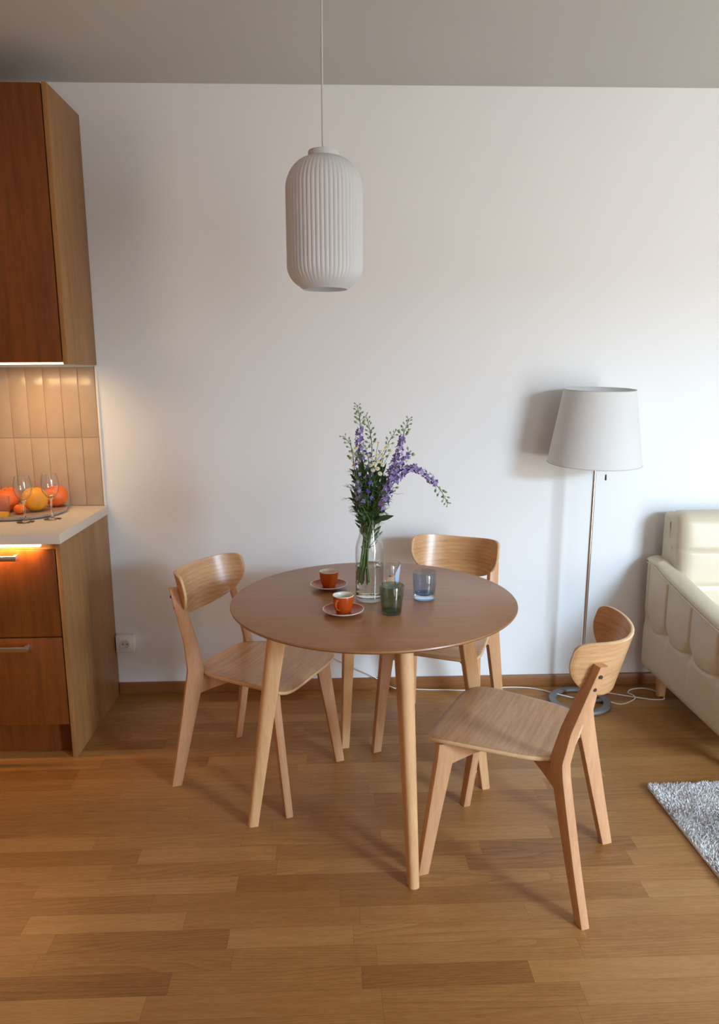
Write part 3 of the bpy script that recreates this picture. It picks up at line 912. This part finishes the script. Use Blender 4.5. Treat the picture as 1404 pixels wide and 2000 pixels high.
def tumbler(name, label, x, y, m, r0, r1, h, base=.012):
    o = thing(name, label, 'glass', (x, y, ZT), 0, None)
    bm = bmesh.new()
    lathe(bm, [(0, 0), (r0-.005, 0), (r0-.001, .002), (r0+.0008, .006), (r1, h-.001), (r1-.0009, h), (r1-.0018, h-.001), (r0-.0012, base+.004), (r0-.006, base), (0, base)], 64, mats=[1, 1, 1, 0, 0, 0, 0, 1, 1])
    obj('tumbler', bm, [m, {M_green_glass: M_green_base, M_blue_glass: M_blue_base}.get(m, m)], o, smooth=50)
    return o
tumbler('green_tumbler', 'smoky green glass tumbler at the front of the table', .1725, 2.128, M_green_glass, .0300, .0385, .090, .006)
tumbler('blue_tumbler', 'pale blue glass tumbler right of the vase', .291, 2.272, M_blue_glass, .0345, .0395, .090, .015)
t = tumbler('printed_tumbler', 'clear glass tumbler with a white leaf print, behind the vase', .1865, 2.405, M_glass, .0330, .0385, .088, .008)
def decal(pts, m, name):
    """a print wrapped on the outer face of the tumbler: pts (angle deg, z)"""
    bm = bmesh.new(); n = 14; rows = []
    for (a0, a1, z) in pts:
        r = .0330+(.0385-.0330)*z/.088+.0004
        rows.append([bm.verts.new((r*math.cos(math.radians(a0+(a1-a0)*k/n)), r*math.sin(math.radians(a0+(a1-a0)*k/n)), z)) for k in range(n+1)])
    for A, B in zip(rows[:-1], rows[1:]):
        for k in range(n): bm.faces.new((A[k], A[k+1], B[k+1], B[k]))
    return obj(name, bm, m, t, smooth=60)
decal([(-48, -30, .018), (-58, -22, .030), (-62, -18, .045), (-58, -14, .058), (-46, -12, .070), (-30, -14, .080), (-20, -18, .084)], plain('print_pale_blue', srgb(206, 222, 236), .4), 'leaf_print')
decal([(-100, -66, .020), (-104, -64, .034), (-100, -66, .046)], plain('print_beige', srgb(226, 190, 150), .4), 'beige_print')
decal([(-96, -84, .0465), (-94, -86, .051)], plain('print_brown', srgb(90, 44, 28), .4), 'brown_print')

# vase
VX, VY = .112, 2.272
t = thing('glass_vase', 'clear glass bottle vase half filled with water, holding the flowers', 'vase', (VX, VY, ZT))
bm = bmesh.new()
out = [(0, 0), (.040, 0), (.044, .003), (.0455, .010), (.0458, .10), (.0458, .165), (.0445, .180), (.038, .202), (.0325, .220), (.0318, .232), (.0325, .262), (.0338, .268)]
inn = [(.0322, .2685), (.0308, .262), (.0300, .232), (.0308, .220), (.0362, .202), (.0427, .180), (.0440, .165), (.0440, .10), (.0438, .012), (.040, .009), (0, .009)]
lathe(bm, out+inn, 72); obj('vase_body', bm, M_glass, t, smooth=50)
bm = bmesh.new(); lathe(bm, [(0, .0095), (.0395, .0095), (.0434, .0125), (.0436, .10), (.0436, .1165), (.0428, .1160), (0, .1158)], 64); obj('water', bm, M_water, t, smooth=50)

# flowers
def petalmat(name, c1, c2, tr=.25):
    m = NT(name); tc = m.n('ShaderNodeTexCoord').outputs['Object']
    n = m.noise(tc, 60, 2); m.set(Base_Color=m.ramp(n, [(.35, c1), (.65, c2)]), Roughness=.55)
    T = m.n('ShaderNodeBsdfTranslucent'); T.inputs[0].default_value = c2
    mx = m.n('ShaderNodeMixShader'); mx.inputs[0].default_value = tr
    m.l(m.b.outputs[0], mx.inputs[1]); m.l(T.outputs[0], mx.inputs[2]); m.l(mx.outputs[0], m.t.nodes['Material Output'].inputs[0])
    return m.m
M_purple = petalmat('lilac_petal', srgb(132, 108, 176), srgb(176, 156, 208))
M_violet = petalmat('violet_petal', srgb(98, 76, 168), srgb(132, 104, 192))
M_stem = petalmat('green_stem', srgb(70, 104, 44), srgb(96, 132, 62), .05)
M_leafd = petalmat('dark_leaf', srgb(42, 66, 32), srgb(64, 92, 46), .12)
M_bud = petalmat('green_bud', srgb(120, 142, 92), srgb(160, 178, 124), .15)
M_whitep = petalmat('daisy_petal', srgb(236, 234, 220), srgb(246, 246, 240), .2)
M_yellow = plain('daisy_centre', srgb(222, 186, 60), .7)
rf = random.Random(11)

def quadstrip(bm, c, d, side, L, w, bend, nrm, seg=4, mi=0, prof=None):
    """a leaf or petal blade with midrib fold"""
    prev = None
    for k in range(seg+1):
        f = k/seg
        ww = w*(math.sin(PI*min(.999, f**.8)) if prof is None else prof(f))
        p = c+d*(L*f)+nrm*(bend*L*f*f)
        a = bm.verts.new(p-side*ww/2+nrm*ww*.18); b = bm.verts.new(p); e = bm.verts.new(p+side*ww/2+nrm*ww*.18)
        if prev:
            f1 = bm.faces.new((prev[0], prev[1], b, a)); f2 = bm.faces.new((prev[1], prev[2], e, b)); f1.material_index = f2.material_index = mi
        prev = (a, b, e)

def floret(bm, c, d, size, mi=0, n=5):
    d = d.normalized(); s = d.orthogonal().normalized(); s.rotate(Matrix.Rotation(rf.uniform(0, 6.28), 3, d)); q = d.cross(s)
    for k in range(n):
        a = 2*PI*k/n+rf.uniform(-.2, .2)
        r = s*math.cos(a)+q*math.sin(a); sd = d.cross(r).normalized()
        open_ = rf.uniform(.15, .6)
        dd = (r+d*open_).normalized(); nn = sd.cross(dd)
        quadstrip(bm, c+d*size*.05, dd, sd, size*rf.uniform(.42, .58), size*.42, rf.uniform(-.2, .35), nn, 3, mi, lambda f: math.sin(PI*min(.98, .12+f*.86))**.7)
    # spur behind
    tube(bm, [c-d*size*.1, c-d*size*.35+Vector((0, 0, .002))], [size*.07, size*.03], 5, mi)

def budshape(bm, c, d, L, r, mi=0):
    d = d.normalized(); pts = [c+d*(L*f) for f in (0, .2, .45, .75, 1)]
    tube(bm, pts, [r*.35, r*.85, r, r*.7, r*.15], 7, mi)

def along(pts, f):
    x = f*(len(pts)-1); i = min(int(x), len(pts)-2); return pts[i].lerp(pts[i+1], x-i), (pts[i+1]-pts[i]).normalized()

def spike(name, label, cat, group, path, fl0, fl1, bud1, nfl, nbud, mat, fsize=.021, r=.0019, leaves=6, leafL=.05, jit=.012):
    pts = smooth_path(path, 10); b0 = Vector(path[0])
    o = thing(name, label, cat, tuple(b0), 0, group)
    L = [p-b0 for p in pts]
    m = len(L); bm = bmesh.new(); tube(bm, L, [r*1.45*(1-.75*i/(m-1)) for i in range(m)], 7)
    bs = bmesh.new(); bb = bmesh.new(); bl = bmesh.new()
    for k in range(nfl):
        f = fl0+(fl1-fl0)*(k+.5)/nfl; p, T = along(L, f)
        a = k*2.4+rf.uniform(-.4, .4); s = T.orthogonal().normalized(); s.rotate(Matrix.Rotation(a, 3, T))
        d = (s+T*rf.uniform(.1, .5)).normalized(); q = p+d*rf.uniform(.004, jit)
        tube(bm, [p, q], .0006, 5, cap=False)
        floret(bs, q, d, fsize*.9*rf.uniform(.75, 1.1)*(1-.3*k/nfl))
    for k in range(nbud):
        f = fl1+(bud1-fl1)*(k+.5)/nbud; p, T = along(L, min(f, .995))
        a = k*2.4; s = T.orthogonal().normalized(); s.rotate(Matrix.Rotation(a, 3, T)); g = 1-.55*k/max(1, nbud)
        d = (s*1.0+T*rf.uniform(.5, 1.0)).normalized(); q = p+d*(.012*g+.002)
        tube(bm, [p, q], .0006, 5, cap=False); budshape(bb, q, d, .0100*g+.002, .0034*g+.0006)
    for k in range(leaves):
        f = .38+(fl0-.30)*rf.random(); p, T = along(L, max(.3, min(.9, f)))
        s = T.orthogonal().normalized(); s.rotate(Matrix.Rotation(rf.uniform(0, 6.28), 3, T))
        d = (s*.8+T*rf.uniform(.3, 1.2)).normalized(); sd = d.cross(T).normalized()
        quadstrip(bl, p, d, sd, leafL*rf.uniform(.6, 1.2), leafL*.20, rf.uniform(-.4, .1), sd.cross(d), 6)
    obj('stem', bm, M_stem, o, smooth=60)
    if nfl: obj('blossom', bs, mat, o, smooth=60, recalc=False)
    else: bs.free()
    if nbud: obj('bud_cluster', bb, M_bud, o, smooth=60)
    else: bb.free()
    if leaves: obj('foliage', bl, M_leafd, o, smooth=60, recalc=False)
    else: bl.free()
    return o

zb = ZT+.066
def stem_base(i):   # the cut ends fan out below the tie
    a = i*1.1; return (VX-.020+.017*math.cos(a)+rf.uniform(-.003, .003), VY+.014*math.sin(a), zb-.006+rf.uniform(-.008, .01))
TIE = (VX-.012, VY, ZT+.175)
NECK = (VX-.003, VY, ZT+.25)
def S(i, *rest):
    b = stem_base(i); j = .006
    a = i*1.1
    return [b, (TIE[0]+(.004+.006*(i%2))*math.cos(a), TIE[1]+(.004+.006*(i%2))*math.sin(a), TIE[2]), (NECK[0]+(.010+.010*(i%3)/2)*math.cos(a+.5), NECK[1]+(.010+.009*(i%3)/2)*math.sin(a+.5), NECK[2])]+list(rest)
GD = 'delphinium stems in the glass vase'
spike('delphinium', 'tallest lilac delphinium spike, left of centre in the vase', 'flower', GD, S(0, (.088, 2.28, 1.13), (.082, 2.275, 1.25), (.084, 2.27, 1.32), (.074, 2.27, 1.378)), .58, .80, 1, 24, 20, M_purple, .025, leaves=4)
spike('delphinium', 'green budded delphinium tip leaning right of the tallest spike', 'flower', GD, S(1, (.112, 2.29, 1.13), (.122, 2.30, 1.23), (.116, 2.30, 1.29), (.103, 2.295, 1.345)), .55, .70, 1, 7, 22, M_violet, .018, leaves=4)
spike('delphinium', 'thin budded delphinium sprig bending out to the left', 'flower', GD, S(2, (.072, 2.25, 1.09), (.063, 2.24, 1.19), (.055, 2.235, 1.25), (.030, 2.235, 1.285)), .58, .68, 1, 4, 15, M_purple, .018, leaves=4)
spike('delphinium', 'short delphinium sprig with dark tip bud, right of centre', 'flower', GD, S(3, (.140, 2.24, 1.10), (.150, 2.235, 1.20), (.172, 2.24, 1.265), (.196, 2.245, 1.302)), .52, .68, 1, 7, 14, M_violet, .019, leaves=4)
spike('delphinium', 'lilac delphinium spike with tall bud tip on the right', 'flower', GD, S(4, (.148, 2.275, 1.08), (.190, 2.28, 1.19), (.212, 2.275, 1.255), (.222, 2.27, 1.295), (.238, 2.27, 1.335)), .46, .78, 1, 42, 16, M_purple, .024, leaves=3)
spike('delphinium', 'lilac delphinium spike drooping far out to the right', 'flower', GD, S(5, (.158, 2.25, 1.08), (.200, 2.24, 1.155), (.245, 2.235, 1.185), (.300, 2.23, 1.15), (.338, 2.23, 1.105), (.356, 2.23, 1.068)), .46, .80, 1, 54, 14, M_purple, .024, leaves=3)
spike('delphinium', 'dense lilac delphinium spike at the right middle of the bouquet', 'flower', GD, S(6, (.150, 2.22, 1.07), (.172, 2.21, 1.15), (.200, 2.20, 1.20), (.232, 2.20, 1.235)), .46, .97, 1, 46, 4, M_purple, .024, leaves=3)
spike('delphinium', 'deep violet delphinium low on the left of the bouquet', 'flower', GD, S(7, (.080, 2.25, 1.07), (.079, 2.24, 1.14), (.088, 2.235, 1.20)), .55, .98, 1, 20, 3, M_violet, .022, leaves=8)
spike('delphinium', 'violet delphinium low on the right near the vase neck', 'flower', GD, S(8, (.140, 2.26, 1.04), (.162, 2.25, 1.08), (.186, 2.25, 1.12)), .62, .98, 1, 14, 3, M_violet, .021, leaves=6)
spike('delphinium', 'lilac delphinium on the left under the tallest spike', 'flower', GD, S(10, (.082, 2.225, 1.08), (.074, 2.215, 1.15), (.080, 2.21, 1.225)), .55, .97, 1, 22, 4, M_purple, .021, leaves=3)
spike('delphinium', 'violet delphinium at the centre among the white daisies', 'flower', GD, S(9, (.106, 2.23, 1.09), (.110, 2.22, 1.17), (.100, 2.22, 1.25)), .55, .98, 1, 18, 5, M_violet, .019, leaves=8)

GDA = 'small daisies in the bouquet'
def daisy_stem(i, tips, label):
    base = S(i); b0 = Vector(base[0]); o = thing('daisy', label, 'flower', tuple(b0), 0, GDA)
    fork = Vector((.118, 2.262, 1.10))+Vector((rf.uniform(-.02, .02), rf.uniform(-.02, .02), rf.uniform(-.02, .02)))
    bm = bmesh.new(); tube(bm, [p-b0 for p in smooth_path(base+[fork], 8)], .0013, 6)
    for tp in tips:
        tp = Vector(tp); mid = fork.lerp(tp, .5)+Vector((rf.uniform(-.008, .008), 0, .004))
        pts = smooth_path([fork, mid, tp], 6); tube(bm, [p-b0 for p in pts], .0008, 5)
        d = (pts[-1]-pts[-2]).normalized(); d = (d+Vector((rf.uniform(-.4, .4), -.7, .3))).normalized(); c = tp-b0
        s = d.orthogonal().normalized(); q = d.cross(s)
        bp = bmesh.new()
        for k in range(11):
            a = 2*PI*k/11; r = s*math.cos(a)+q*math.sin(a); sd = d.cross(r)
            quadstrip(bp, c+r*.0018, (r+d*.1).normalized(), sd, .0062, .0028, -.1, d, 2, 0, lambda f: .6+.4*math.sin(PI*f))
        tube(bp, [c-d*.001, c+d*.0012, c+d*.0026], [.003, .0034, .0012], 9, 1)
        obj('flower_head', bp, [M_whitep, M_yellow], o, smooth=60)
    obj('stem', bm, M_stem, o, smooth=60)
daisy_stem(3, [(.060, 2.235, 1.232), (.052, 2.24, 1.215), (.068, 2.23, 1.246), (.078, 2.22, 1.205), (.062, 2.22, 1.196)], 'white daisy sprig with yellow centres at the bouquet left')
daisy_stem(5, [(.118, 2.215, 1.215), (.126, 2.21, 1.20), (.112, 2.21, 1.196), (.132, 2.22, 1.225), (.140, 2.21, 1.208), (.120, 2.205, 1.182), (.106, 2.22, 1.226), (.134, 2.205, 1.186)], 'white daisy cluster with yellow centres at the bouquet middle')
daisy_stem(8, [(.146, 2.225, 1.238), (.160, 2.23, 1.246), (.170, 2.235, 1.252), (.138, 2.235, 1.262), (.152, 2.22, 1.222), (.176, 2.24, 1.236), (.150, 2.22, 1.196), (.142, 2.21, 1.170)], 'white daisy sprig with yellow centres at the bouquet right')

# broad and feathery greenery
def greenery(label, i, specs, feather=0, top=(.118, 2.262, 1.10)):
    base = S(i); b0 = Vector(base[0]); o = thing('leafy_stem', label, 'leaf', tuple(b0), 0, 'green stems in the bouquet')
    bm = bmesh.new(); path = smooth_path(base+[Vector(top)*.5+Vector(base[-1])*.5, top], 8); tube(bm, [p-b0 for p in path], .0018, 7)
    bl = bmesh.new()
    for (s, e, w) in specs:
        s, e = Vector(s)-b0, Vector(e)-b0; d = (e-s); L = d.length; d.normalize()
        sd = Vector((d.z, rf.uniform(-.6, .6), -d.x)).normalized(); sd = (sd-d*sd.dot(d)).normalized()
        quadstrip(bl, s, d, sd, L, w, rf.uniform(-.15, .15), sd.cross(d), 8)
    obj('stem', bm, M_stem, o, smooth=60); obj('foliage', bl, M_leafd, o, smooth=60, recalc=False)
    if feather:
        bf = bmesh.new()
        for k in range(feather):
            p = path[rf.randrange(len(path)//2, len(path))]-b0
            d = Vector((rf.uniform(-1, 1), rf.uniform(-1, 1), rf.uniform(.1, 1.1))).normalized(); L = rf.uniform(.025, .075)
            q = smooth_path([p, p+d*L*.5+Vector((0, 0, .004)), p+d*L+Vector((0, 0, rf.uniform(-.012, .004)))], 4); tube(bf, q, .00055, 4)
            for u in range(5):
                c, T = along(q, rf.uniform(.3, 1)); e2 = (T+Vector((rf.uniform(-1, 1), rf.uniform(-1, 1), rf.uniform(-.6, .8)))).normalized()
                tube(bf, [c, c+e2*rf.uniform(.008, .02)], .0004, 4, cap=False)
        obj('fern_frond', bf, M_stem, o, smooth=60)
def sprays(x0, x1, z0, z1, n, L, w):
    out = []
    for k in range(n):
        f = rf.random(); z = z0+(z1-z0)*f; cx = VX+(x0+(x1-x0)*rf.random())*(.35+.65*f)
        y = VY+rf.uniform(-.05, .035)*(.4+.6*f)
        a = rf.uniform(-1.0, 1.0)+(cx-VX)*6; l = L*rf.uniform(.6, 1.3)
        out.append(((cx, y, z), (cx+l*math.sin(a), y+rf.uniform(-.02, .02), z+l*math.cos(a)), w*rf.uniform(.7, 1.3)))
    return out
greenery('leafy stem with a pointed leaf sticking out left', 6, [((.082, 2.25, 1.06), (.050, 2.235, 1.118), .014), ((.092, 2.24, 1.08), (.055, 2.23, 1.135), .014), ((.085, 2.22, 1.15), (.09, 2.2, 1.22), .022), ((.08, 2.22, 1.13), (.07, 2.2, 1.19), .016)]+sprays(-.05, .0, .97, 1.17, 34, .038, .011), 40, (.078, 2.25, 1.15))
greenery('leafy stem with a pointed leaf sticking out right over the rim', 9, [((.132, 2.25, 1.018), (.190, 2.23, 1.034), .018), ((.128, 2.24, 1.14), (.142, 2.2, 1.215), .018)]+sprays(-.01, .06, .97, 1.15, 34, .038, .011), 40, (.140, 2.24, 1.12))
greenery('feathery green filler stem in the middle of the bouquet', 11, sprays(-.035, .045, .98, 1.2, 44, .034, .012), 90, (.112, 2.235, 1.17))
greenery('slim green filler stem at the back of the bouquet', 12, sprays(-.04, .05, .99, 1.16, 30, .036, .013), 50, (.108, 2.285, 1.15))
greenery('short ferny stem just above the vase rim', 13, sprays(-.04, .04, .94, 1.06, 36, .034, .010), 70, (.112, 2.25, 1.08))
# the string that ties the bunch inside the vase
bm = bmesh.new()
ring = [(TIE[0]+.0145*math.cos(2*PI*k/20), TIE[1]+.0145*math.sin(2*PI*k/20), TIE[2]+.002*math.sin(2*PI*k/20)) for k in range(20)]
tube(bm, ring, .0016, 6, closed=True)
tube(bm, smooth_path([(TIE[0]+.010, TIE[1]-.008, TIE[2]), (TIE[0]+.028, TIE[1]-.012, TIE[2]+.010), (TIE[0]+.036, TIE[1]-.010, TIE[2]+.022), (TIE[0]+.030, TIE[1]-.008, TIE[2]+.024), (TIE[0]+.014, TIE[1]-.008, TIE[2]+.006)], 6), .0014, 6)
tag(obj('flower_tie', bm, M_stem, smooth=60), 'green stalk tied round the flower stems inside the vase', 'tie')
